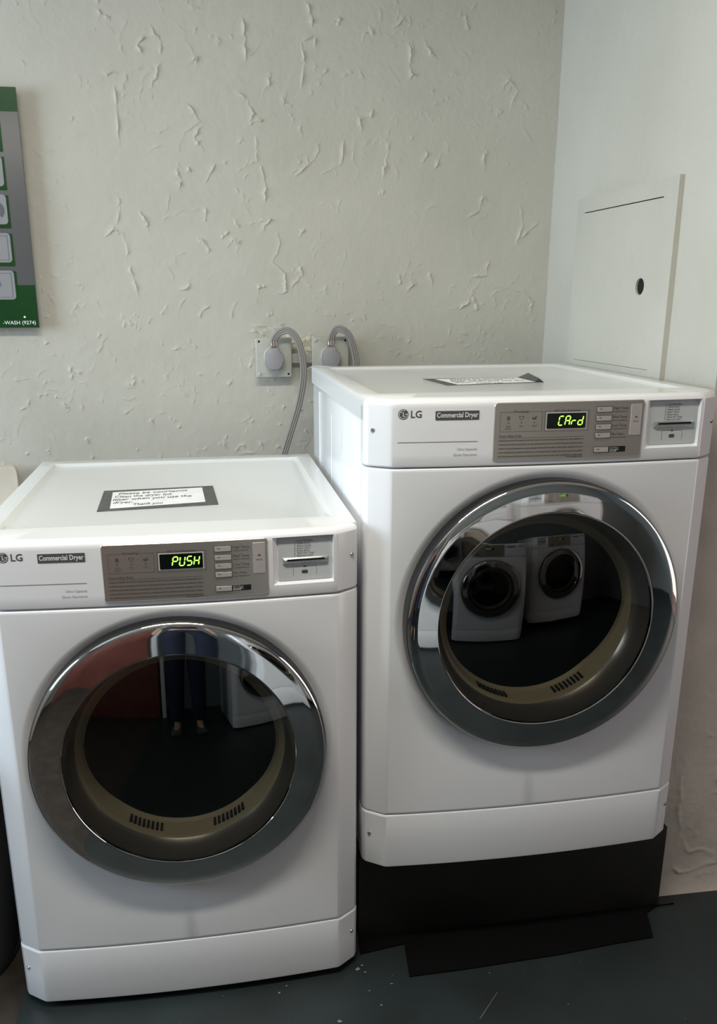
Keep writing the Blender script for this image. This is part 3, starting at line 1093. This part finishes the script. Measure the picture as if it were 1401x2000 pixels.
def make_note(name, dr_, tape, paper, lines, label, curl=False):
    """tape / paper: four local corners (TL, TR, BR, BL) on the sunken lid."""
    base = Vector(dr_.location)
    z = base.z + ZT - .006
    root = empty(name, (base.x, base.y, z))
    tag(root, label, 'note', 'notes taped on the dryer lids')

    def sheet(nm, q, z0, z1, m, lift=0):
        V = [(x, y, z0) for x, y in q] + [(x, y, z1 + (lift if i in (1, 2) else 0)) for i, (x, y) in enumerate(q)]
        return mesh_obj(nm, V, [(3, 2, 1, 0), (4, 5, 6, 7), (0, 1, 5, 4), (1, 2, 6, 5), (2, 3, 7, 6), (3, 0, 4, 7)], m, root)
    sheet('paper', paper, 0.0002, .0006, M_PAPER)
    Tq, Pq = [Vector((*p, 0)) for p in tape], [Vector((*p, 0)) for p in paper]
    ov = .004
    ctr = sum(Pq, Vector()) / 4
    Pi = [p + (ctr - p) * .03 for p in Pq]
    strips = [(Tq[0], Tq[1], Pi[1], Pi[0]), (Tq[3], Tq[2], Pi[2], Pi[3]), (Tq[0], Pi[0], Pi[3], Tq[3]), (Pi[1], Tq[1], Tq[2], Pi[2])]
    for i, s in enumerate(strips):
        h = .0007 + .0002 * (i > 1)
        V = [(p.x, p.y, .0001) for p in s] + [(p.x, p.y, h) for p in s]
        if curl and i == 3:
            V[5] = (V[5][0] - .012, V[5][1], .011); V[6] = (V[6][0] - .012, V[6][1], .009)
        mesh_obj('tape_strip', V, [(3, 2, 1, 0), (4, 5, 6, 7), (0, 1, 5, 4), (1, 2, 6, 5), (2, 3, 7, 6), (3, 0, 4, 7)], M_TAPE, root)
    # handwriting
    V, F = [], []
    ex = (Pq[1] - Pq[0]).normalized()
    ey = Vector((-ex.y, ex.x, 0))
    wd, ht = (Pq[1] - Pq[0]).length, (Pq[0] - Pq[3]).length
    for t, fx, fz, fw in lines:
        v, f = text_geo(t, ht * .17, bold=.012, shear=.25, width=wd * fw)
        o = Pq[3] + ex * (wd * fx) + ey * (ht * fz)
        k = len(V)
        for i, (x, y) in enumerate(v):
            q = o + ex * x + ey * (y + .0012 * math.sin(x * 170 + fz * 20))
            V.append((q.x, q.y, .00085))
        F += [tuple(i + k for i in ff) for ff in f]
    mesh_obj('handwriting', V, F, M_INK, root)
    return root


LN = [('Please be courteous', .10, .80, .74), ('Clean the dryer lint', .06, .62, .60), ('filter when you use the', .04, .45, .82), ('dryer.', .04, .28, .20), ('Thank you', .24, .13, .30)]
make_note('taped_note', d0, [(-.152, .425), (.083, .440), (.092, .255), (-.146, .232)], [(-.135, .409), (.062, .428), (.069, .281), (-.126, .250)], LN,
          'handwritten paper note framed in dark tape on the low left dryer')
make_note('taped_note', d1, [(-.135, .440), (.122, .430), (.104, .318), (-.122, .284)], [(-.115, .430), (.088, .432), (.090, .322), (-.100, .292)], LN,
          'handwritten paper note framed in dark tape on the raised right dryer', True)

# ------------------------------------------------------------------ outlet boxes, plugs and cords
WF = WY - .006


def outlet_box(x0, x1, z0, z1, label, marks):
    root = empty('outlet_box', ((x0 + x1) / 2, WF, (z0 + z1) / 2))
    tag(root, label, 'outlet', 'outlet boxes on the back wall')
    hx, hz = (x1 - x0) / 2, (z1 - z0) / 2
    box('box_body', -hx + .004, hx - .004, -.022, .012, -hz + .004, hz - .004, M_BOXGREY, root, .003)
    box('cover_plate', -hx, hx, -.028, -.021, -hz, hz, M_BOXGREY, root, .004, 3)
    lathe('socket_face', [(.0275, -.0275), (.0275, -.031), (.0255, -.033), (.001, -.033)], M_BOXGREY, root, 32, 'y', 30).location = (0, 0, .004)
    for sx, sz, hole in marks:
        x, z = sx * (hx - .010), sz * (hz - .010)
        if hole:
            lathe('screw_hole', [(.0030, -.0283), (.0005, -.0284)], M_HOLE, root, 14, 'y', 30, False, True).location = (x, 0, z)
        else:
            lathe('cover_screw', [(.0048, -.0275), (.0046, -.0295), (.0030, -.0310), (.0004, -.0312)], M_BOXGREY, root, 16, 'y', 40, False, True).location = (x, 0, z)
    return root


outlet_box(.560, .660, 1.168, 1.276, 'left grey square outlet box with a plugged dryer cord', ((-1, 1, True), (-1, -1, False), (1, -1, True)))
outlet_box(.716, .819, 1.166, 1.277, 'right grey square outlet box partly hidden by the raised dryer', ((-1, 1, False), (1, 1, True), (1, -1, False)))
box('conduit_nipple', .655, .722, WF - .014, WF + .006, 1.205, 1.232, M_BOXGREY, wb, .004)


def dryer_cord(px, pz, path, label):
    """flat three-core cord: octagonal angled plug, clamp and cable."""
    root = empty('dryer_cord', (px, WF - .034, pz))
    tag(root, label, 'power cord', 'dryer cords plugged into the wall')
    bm = bmesh.new()
    outl = [(-.011, .031), (.011, .031), (.013, .024), (.024, .012), (.026, -.004), (.020, -.020), (.011, -.029), (-.010, -.029), (-.020, -.020), (-.0255, -.004), (-.0235, .012), (-.013, .024)]
    lv = [(1.0, 0.0), (1.0, -.017), (.93, -.021), (.80, -.0225)]
    rows = [[bm.verts.new((x * k, y, z * k)) for x, z in outl] for k, y in lv]
    for a, b__ in zip(rows, rows[1:]):
        for i in range(len(outl)):
            j = (i + 1) % len(outl)
            bm.faces.new((a[i], a[j], b__[j], b__[i]))
    bm.faces.new(rows[-1]); bm.faces.new(list(reversed(rows[0])))
    bm_obj('plug', bm, M_PLUG, root, 35)
    bm = bmesh.new()
    add_box(bm, -.009, .009, -.0175, -.0035, .037, .043, .001, 1)
    for k in (-1, 0, 1):
        add_box(bm, k * .0058 - .0017, k * .0058 + .0017, -.019, -.0165, .034, .048, .0005, 1)
    bm_obj('cord_clamp', bm, M_COPPER, root, 35)
    V, F = [], []
    pts = spline([Vector(p) - Vector(root.location) for p in path], 90)
    side = []
    for i, p in enumerate(pts):
        t = (pts[min(i + 1, len(pts) - 1)] - pts[max(i - 1, 0)]).normalized()
        n = Vector((0, 1, 0))
        s = t.cross(n)
        if s.length < .05: s = Vector((1, 0, 0))
        s.normalize()
        if side and s.dot(side[-1]) < 0: s = -s
        side.append(s)
    for k in (-1, 0, 1):
        tube_into(V, F, [p + s * (k * .0056) for p, s in zip(pts, side)], .0036, 8)
    bm = bmesh.new()
    me = bpy.data.meshes.new('x'); me.from_pydata([tuple(v) for v in V], [], F); bm.from_mesh(me); bpy.data.meshes.remove(me)
    bm_obj('cable', bm, M_CABLE, root, 60)
    return root


def wall_pt(u, v, off):
    p = at_y(u, v, WY - off)
    return (p.x, p.y, p.z)


c1 = wall_pt(537, 702, .06)
dryer_cord(c1[0], c1[2], [(c1[0], WF - .045, c1[2] + .022), (c1[0], WF - .046, c1[2] + .05), wall_pt(548, 649, .062), wall_pt(566, 647, .072), wall_pt(583, 668, .080),
                          wall_pt(592, 705, .085), wall_pt(592, 745, .088), wall_pt(584, 790, .088), wall_pt(571, 835, .088), wall_pt(556, 884, .088), wall_pt(535, 960, .088), wall_pt(530, 1050, .075)],
           'grey three-core cord looping from left outlet down behind the low dryer')
c2_ = wall_pt(648, 700, .06)
dryer_cord(c2_[0], c2_[2], [(c2_[0], WF - .045, c2_[2] + .022), (c2_[0], WF - .046, c2_[2] + .048), wall_pt(655, 645, .060), wall_pt(668, 643, .066), wall_pt(682, 655, .070),
                            wall_pt(691, 680, .072), wall_pt(697, 715, .072), wall_pt(699, 770, .070), wall_pt(698, 850, .068)],
           'grey three-core cord looping from right outlet behind the raised dryer')
V, F = [], []
tube_into(V, F, spline([wall_pt(596, 727, .03), wall_pt(601, 722, .05), wall_pt(610, 717, .12), wall_pt(625, 716.5, .165), wall_pt(640, 717, .19), wall_pt(652, 718, .175)], 30), .0032, 8)
tag(mesh_obj('thin_hose', V, F, M_BOXGREY, None, 60), 'thin grey hose end behind the rear corner of the raised dryer', 'hose')

# ------------------------------------------------------------------ access panel on the return wall
ap = empty('access_panel', (WX + SPL * (WY - .52), .52, 1.2), math.atan(SPL))
tag(ap, 'pale painted access panel with a round hole in the right wall', 'access panel')
X0 = -.013


def on_splay(y, z):
    """point seen where (WX, y, z) would be, on the splayed wall; in panel coordinates."""
    cx_, cy_, cz_ = CAM['loc']
    t = (WX - cx_ + SPL * (WY - cy_)) / (WX - cx_ + SPL * (y - cy_))
    return cy_ + t * (y - cy_) - .52, cz_ + t * (z - cz_) - 1.2


fy0, fz1 = on_splay(.288, 1.6165)
fy1, fz0 = on_splay(.800, 1.216)[0], -.04
iy0, iz1 = on_splay(.346, 1.579)
iy1, iz0 = on_splay(.743, 1.2225)
bm = bmesh.new()
add_box(bm, X0, .004, fy0, iy0 - .001, fz0, fz1)
add_box(bm, X0 + .009, .004, iy1 + .001, fy1, fz0, fz1)
add_box(bm, X0, .004, iy0 - .001, iy1 + .001, iz1 + .0022, fz1)
add_box(bm, X0, .004, iy0 - .001, iy1 + .001, fz0, iz0 - .0008)
bm_obj('panel_frame', bm, M_WALL, ap)
# panel door with a real hole
hc = Vector(on_splay(.415, 1.4015))
hr = .0185
N_ = 64
V, F = [], []
xf = X0 + .001
for r in (hr, hr * 1.5):
    for i in range(N_):
        t = 2 * pi * i / N_
        V.append((xf, hc.x + r * math.cos(t), hc.y + r * math.sin(t)))
for i in range(N_):
    t = 2 * pi * i / N_
    c, s = math.cos(t), math.sin(t)
    ky = (iy1 - hc.x) / c if c > 1e-9 else ((iy0 - hc.x) / c if c < -1e-9 else 9)
    kz = (iz1 - hc.y) / s if s > 1e-9 else ((iz0 - hc.y) / s if s < -1e-9 else 9)
    k = min(ky, kz)
    V.append((xf, hc.x + k * c, hc.y + k * s))
for j in range(2):
    for i in range(N_):
        k = (i + 1) % N_
        F.append((j * N_ + i, j * N_ + k, (j + 1) * N_ + k, (j + 1) * N_ + i))
for cy_, cz_ in ((iy1, iz1), (iy0, iz1), (iy0, iz0), (iy1, iz0)):
    a = math.atan2(cz_ - hc.y, cy_ - hc.x) % (2 * pi)
    i0 = int(a / (2 * pi / N_))
    V.append((xf, cy_, cz_))
    F.append((2 * N_ + i0, len(V) - 1, 2 * N_ + (i0 + 1) % N_))
b0 = len(V)
for i in range(N_):
    t = 2 * pi * i / N_
    V.append((xf + .006, hc.x + hr * math.cos(t), hc.y + hr * math.sin(t)))
for i in range(N_):
    k = (i + 1) % N_
    F.append((i, k, b0 + k, b0 + i))
bm = bmesh.new(); me = bpy.data.meshes.new('x'); me.from_pydata(V, [], F); bm.from_mesh(me); bpy.data.meshes.remove(me)
bm_obj('panel_door', bm, M_WALL, ap)
box('hole_backing', xf + .005, .004, hc.x - .03, hc.x + .03, hc.y - .03, hc.y + .03, M_HOLE, ap)
box('gap_backing', xf + .006, .004, iy0 - .001, iy1 + .001, iz1 - .004, iz1 + .0022, M_HOLE, ap)

# ------------------------------------------------------------------ green instruction sign
SY = WY - .030
sgx = at_y(53, 400, SY).x
sg = empty('instruction_sign', (sgx, SY, at_y(53, 640, SY).z))
tag(sg, 'green and white instruction sign with pictogram tiles at the left edge', 'sign')
z_of = lambda v: at_y(40, v, SY).z - sg.location.z
SW = .46
zt = z_of(170)
box('sign_board', -SW, 0, 0, .006, 0, zt, M_SIGNGREY, sg, .001)
for nx in (-.40, -.06):
    for nz in (.08, zt - .08):
        lathe('standoff', [(.006, .006), (.006, .030)], M_SCREW, sg, 12, 'y', 30, True, True).location = (nx, 0, nz)
flat = lambda x: 0.0
P = Flat(); P.rect(-SW, -.0005, z_of(218), zt - .0005); P.build('sign_header', M_GREEN, sg, flat, .0006)
P = Flat(); P.rect(-SW, -.0005, .0005, z_of(557)); P.build('sign_footer', M_GREEN, sg, flat, .0006)
tiles = [(232, 297, 10), (307, 372, 20), (382, 446, 28), (457, 520, 36), (530, 592, 41)]
for i, (v0, v1, ue) in enumerate(tiles):
    zb_, zt_ = z_of(v1), z_of(v0)
    P = Flat()
    P.rect(-SW + .04, -.044, zb_, zt_)
    tl = P.build('pictogram_tile', M_GREEN, sg, flat, .0010)
    x0, x1, za, zb2 = -SW + .05, -.0495, zb_ + .009, zt_ + .002
    r_ = .009
    pts = []
    for cx_, cz_, a0 in ((x1 - r_, zb2 - r_, 0), (x0 + r_, zb2 - r_, 90), (x0 + r_, za + r_, 180), (x1 - r_, za + r_, 270)):
        for k in range(6):
            a = math.radians(a0 + 18 * k)
            pts.append((cx_ + r_ * math.cos(a), cz_ + r_ * math.sin(a)))
    P = Flat(); P.poly(pts); P.build('tile_face', M_SIGNWHITE, tl, flat, .0014)
    P = Flat(); zc = (za + zb2) / 2
    if i == 1:
        P.poly([(-.075, zc - .018), (-.062, zc - .018), (-.066, zc), (-.070, zc + .004)]); P.build('pictogram', mat('sign_red', (.45, .12, .10), .5), tl, flat, .0018)
    elif i == 2:
        P.disc(-.078, zc - .002, .022, 14, .012, -.9, 1.7); P.build('pictogram', mat('sign_slate', (.10, .11, .13), .5), tl, flat, .0018)
        P = Flat(); P.disc(-.086, zc - .012, .009, 12); P.build('pictogram', mat('sign_orange', (.62, .25, .06), .5), tl, flat, .0022)
    elif i >= 3:
        P.outline(x0 + .006, x1 - .007, za + .005, zb2 - .006, .0012)
        if i == 4:
            P.disc(-.098, zc + .002, .014, 12, .007, -.5, 1.5)
        P.build('pictogram', mat('sign_line', (.12, .12, .18), .5), tl, flat, .0018)
    else:
        P.rect(-.12, -.09, zc - .01, zc + .01); P.build('pictogram', M_SIGNGREY, tl, flat, .0018)
P = Flat(); P.text('-WASH (9274)', -.0075, .0085, .0130, bold=.006, align='RIGHT', width=None)
xs_ = [x for x, _ in P.V]
k_ = .082 / (max(xs_) - min(xs_)); mxx = max(xs_)
P.V = [((x - mxx) * k_ - .0075, z) for x, z in P.V]
P.build('sign_letters', M_PALE, sg, flat, .0011)
P = Flat(); P.disc(-.034, .027, .0028, 12); P.build('sign_screw', M_PALE, sg, flat, .0014)

# ------------------------------------------------------------------ left edge: laundry sink and bin
sk = empty('laundry_sink', (-.42, .94, -.022))
tag(sk, 'cream laundry sink with a rounded backsplash left of the low dryer', 'sink')
# backsplash with rounded corner
V, F = [], []
sx = -.096 + .42
prof = [(-sx, .45)]
prof = [(-.34, .55), (sx, .55), (sx, .945)]
for k in range(1, 7):
    a = k / 6 * pi / 2
    prof.append((sx - .012 + .012 * math.cos(a), .945 + .024 * math.sin(a)))
prof += [(-.34, .969)]
n = len(prof)
V = [(x, -.010, z) for x, z in prof] + [(x, .014, z) for x, z in prof]
F = [tuple(range(n)), tuple(reversed(range(n, 2 * n)))] + [(i, (i + 1) % n, n + (i + 1) % n, n + i) for i in range(n)]
bm = bmesh.new(); me = bpy.data.meshes.new('x'); me.from_pydata(V, [], F); bm.from_mesh(me); bpy.data.meshes.remove(me)
M_SINK = noise_color(mat('sink_cream', (.66, .60, .50), .5), (.60, .54, .45), (.70, .65, .56), 8, 3)
bm_obj('backsplash', bm, M_SINK, sk, 30)
bm = bmesh.new()
t_ = .015
add_box(bm, -.34, .30, -.36, -.36 + t_, .55, .85, .004, 1); add_box(bm, -.34, .30, -.010 - t_, -.010, .55, .85, .004, 1)
add_box(bm, -.34, -.34 + t_, -.36, -.01, .55, .85, .004, 1); add_box(bm, .30 - t_, .30, -.36, -.01, .55, .85, .004, 1)
add_box(bm, -.34, .30, -.36, -.01, .53, .55, .004, 1)
bm_obj('basin', bm, M_SINK, sk, 30)
for x in (-.31, .27):
    for y in (-.33, -.04):
        box('leg', x - .016, x + .016, y - .016, y + .016, 0, .535, M_SINK, sk, .002)
bn = empty('waste_bin', (-.245, .235, -.022))
tag(bn, 'dark grey round bin in shadow beside the low dryer', 'bin')
lathe('bin_body', [(.001, .004), (.178, .004), (.188, .012), (.192, .05), (.212, .62), (.206, .62), (.184, .03), (.001, .025)], M_BINGREY, bn, 64, 'z', 30)
lathe('bin_rim', [(.210, .612), (.219, .614), (.221, .628), (.214, .634), (.205, .628), (.206, .612)], M_BINGREY, bn, 64, 'z', 40)
lathe('bin_foot', [(.180, .0), (.190, .0), (.192, .010), (.180, .012), (.180, .0)], M_BLACK, bn, 64, 'z', 40)

# red-brown partition board behind the camera, mirrored in the low dryer's door
pb = box('partition_board', -1.25, .02, -2.44, -2.40, -.022, 1.55, noise_color(mat('board_red_brown', (.17, .05, .035), .6), (.15, .042, .03), (.20, .062, .045), 5, 3), None, .003)
tag(pb, 'red-brown board mirrored at the upper left of the low dryer door', 'board')

# ------------------------------------------------------------------ ceiling lamp
cl = empty('ceiling_lamp', (.25, -.64, CH))
tag(cl, 'long ceiling lamp mirrored as a glint in the dryer doors', 'lamp')
box('lamp_housing', -.62, .62, -.07, .07, -.05, 0, mat('lamp_white', (.8, .8, .78), .5), cl, .006)
tubem = mat('lamp_tube', (.9, .9, .85), .4, 0, Emission_Color=(1, .95, .80, 1), Emission_Strength=4.0)
for y in (-.03, .03):
    V, F = [], []
    tube_into(V, F, [(-.58, y, -.066), (0, y, -.066), (.58, y, -.066)], .013, 12)
    mesh_obj('lamp_tube', V, F, tubem, cl, 60)
la = area('ceiling_lamp_light', (.25, -.64, CH - .09), (.25, -.64, 0), 1.15, .12, 28, (1.0, .94, .82))

# ------------------------------------------------------------------ the person taking the picture (mirrored in the low door)


def skin_mesh(name, joints, edges, m, parent, sub=2, root=0):
    me = bpy.data.meshes.new(name)
    me.from_pydata([j[0] for j in joints], edges, [])
    o = bpy.data.objects.new(name, me)
    COL.objects.link(o)
    sk_ = o.modifiers.new('s', 'SKIN')
    sk_.use_smooth_shade = True
    for i, j in enumerate(joints):
        v = me.skin_vertices[0].data[i]
        r = j[1]
        v.radius = r if isinstance(r, tuple) else (r, r)
        v.use_root = (i == root)
    o.modifiers.new('d', 'SUBSURF').levels = sub
    bpy.context.view_layer.update()
    nm = bpy.data.meshes.new_from_object(o.evaluated_get(bpy.context.evaluated_depsgraph_get()))
    bpy.data.objects.remove(o)
    bpy.data.meshes.remove(me)
    nm.name = name
    return finish(name, nm, m, parent, 180)


M_SKIN = mat('skin', (.42, .26, .18), .55)
M_NAVY = noise_color(mat('navy_cloth', (.008, .012, .035), .85), (.006, .010, .028), (.010, .016, .045), 20, 3)
M_SHIRT = noise_color(mat('charcoal_cloth', (.02, .02, .022), .9), (.016, .016, .018), (.026, .026, .028), 20, 3)
pe = empty('person', (.36, -1.80, 0))
tag(pe, 'person in navy trousers and dark shirt standing back, mirrored in the low dryer door', 'person')
J = [((0, 0, .95), (.135, .10)), ((0, 0, 1.12), (.125, .092)), ((0, .005, 1.30), (.145, .10)), ((0, 0, 1.43), (.11, .075)), ((0, .01, 1.50), .050),
     ((0, .025, 1.57), (.062, .070)), ((0, .03, 1.65), (.072, .088)), ((0, .025, 1.72), (.060, .072))]
Ed = [(i, i + 1) for i in range(7)]
for sd in (-1, 1):
    b = len(J)
    J += [((sd * .085, 0, .88), .085), ((sd * .095, .01, .68), .072), ((sd * .10, .015, .50), .054), ((sd * .105, -.005, .32), .052), ((sd * .105, -.01, .10), .034),
          ((sd * .11, .03, .045), (.040, .034)), ((sd * .12, .14, .03), (.040, .024))]
    Ed += [(0, b)] + [(b + k, b + k + 1) for k in range(6)]
    b = len(J)
    J += [((sd * .165, 0, 1.41), .056), ((sd * .215, -.01, 1.28), .044), ((sd * .240, -.01, 1.14), .037), ((sd * .250, .03, 1.02), .033), ((sd * .255, .06, .90), .024), ((sd * .252, .075, .845), (.018, .034))]
    Ed += [(3, b)] + [(b + k, b + k + 1) for k in range(5)]
    hb = b + 5
    for q, (dy, ln) in enumerate(((.030, .070), (.010, .082), (-.009, .076), (-.026, .060))):
        f0 = len(J)
        J += [((sd * .250, .078 + dy, .805), .0088), ((sd * .244, .084 + dy, .805 - ln * .5), .0082), ((sd * .232, .086 + dy, .805 - ln * .95), .0072)]
        Ed += [(hb, f0), (f0, f0 + 1), (f0 + 1, f0 + 2)]
    f0 = len(J)
    J += [((sd * .240, .112, .845), .0100), ((sd * .232, .128, .815), .0090), ((sd * .226, .134, .788), .0080)]
    Ed += [(hb, f0), (f0, f0 + 1), (f0 + 1, f0 + 2)]
body = skin_mesh('body', J, Ed, M_SKIN, pe, 2)
sh = [((0, 0, 1.00), (.150, .118)), ((0, 0, .90), (.150, .118)), ((-.088, 0, .84), .105), ((-.10, .01, .66), .095), ((-.105, .012, .46), .082), ((-.107, 0, .22), .074), ((-.107, -.005, .09), .070),
      ((.088, 0, .84), .105), ((.10, .01, .66), .095), ((.105, .012, .46), .082), ((.107, 0, .22), .074), ((.107, -.005, .09), .070)]
skin_mesh('trousers', sh, [(0, 1), (1, 2), (2, 3), (3, 4), (4, 5), (5, 6), (1, 7), (7, 8), (8, 9), (9, 10), (10, 11)], M_NAVY, pe, 2)
st = [((0, 0, .96), (.158, .122)), ((0, 0, 1.12), (.150, .112)), ((0, .005, 1.30), (.162, .115)), ((0, 0, 1.43), (.120, .084))]
se = [(0, 1), (1, 2), (2, 3)]
for sd in (-1, 1):
    b = len(st)
    st += [((sd * .165, 0, 1.412), .068), ((sd * .200, .055, 1.275), .060)]
    se += [(3, b), (b, b + 1)]
skin_mesh('shirt', st, se, M_SHIRT, pe, 2)
hr_ = [((0, .0, 1.60), (.070, .066)), ((0, .0, 1.69), (.082, .086)), ((0, .01, 1.755), (.066, .072))]
skin_mesh('hair', hr_, [(0, 1), (1, 2)], mat('hair_dark', (.015, .012, .010), .6), pe, 2)
bm = bmesh.new()
g = bmesh.ops.create_icosphere(bm, subdivisions=2, radius=.013)
bmesh.ops.transform(bm, matrix=Matrix.Translation((0, .118, 1.625)) @ Matrix.Diagonal((.8, 1, 1.5, 1)), verts=bm.verts)
bm_obj('nose', bm, M_SKIN, pe, 180)
for sd in (-1, 1):
    bm = bmesh.new()
    bmesh.ops.create_icosphere(bm, subdivisions=2, radius=.010)
    bmesh.ops.transform(bm, matrix=Matrix.Translation((sd * .030, .104, 1.655)), verts=bm.verts)
    bm_obj('eye', bm, mat('eye_dark', (.05, .04, .035), .2), pe, 180)
bm = bmesh.new()
bmesh.ops.create_icosphere(bm, subdivisions=2, radius=.012)
bmesh.ops.transform(bm, matrix=Matrix.Translation((0, .104, 1.583)) @ Matrix.Diagonal((1.8, .6, .5, 1)), verts=bm.verts)
bm_obj('mouth', bm, mat('lips', (.30, .12, .10), .5), pe, 180)
for sd in (-1, 1):
    box('shoe', sd * .115 - .048, sd * .115 + .048, -.09, .20, 0, .055, mat('shoe_grey', (.05, .05, .055), .7), pe, .018, 3)
sp = box('wall_post', .055, .10, -2.36, -2.32, 0, CH, M_PALE, None, .004)
tag(sp, 'slim white upright post mirrored beside the person in the low door', 'post')
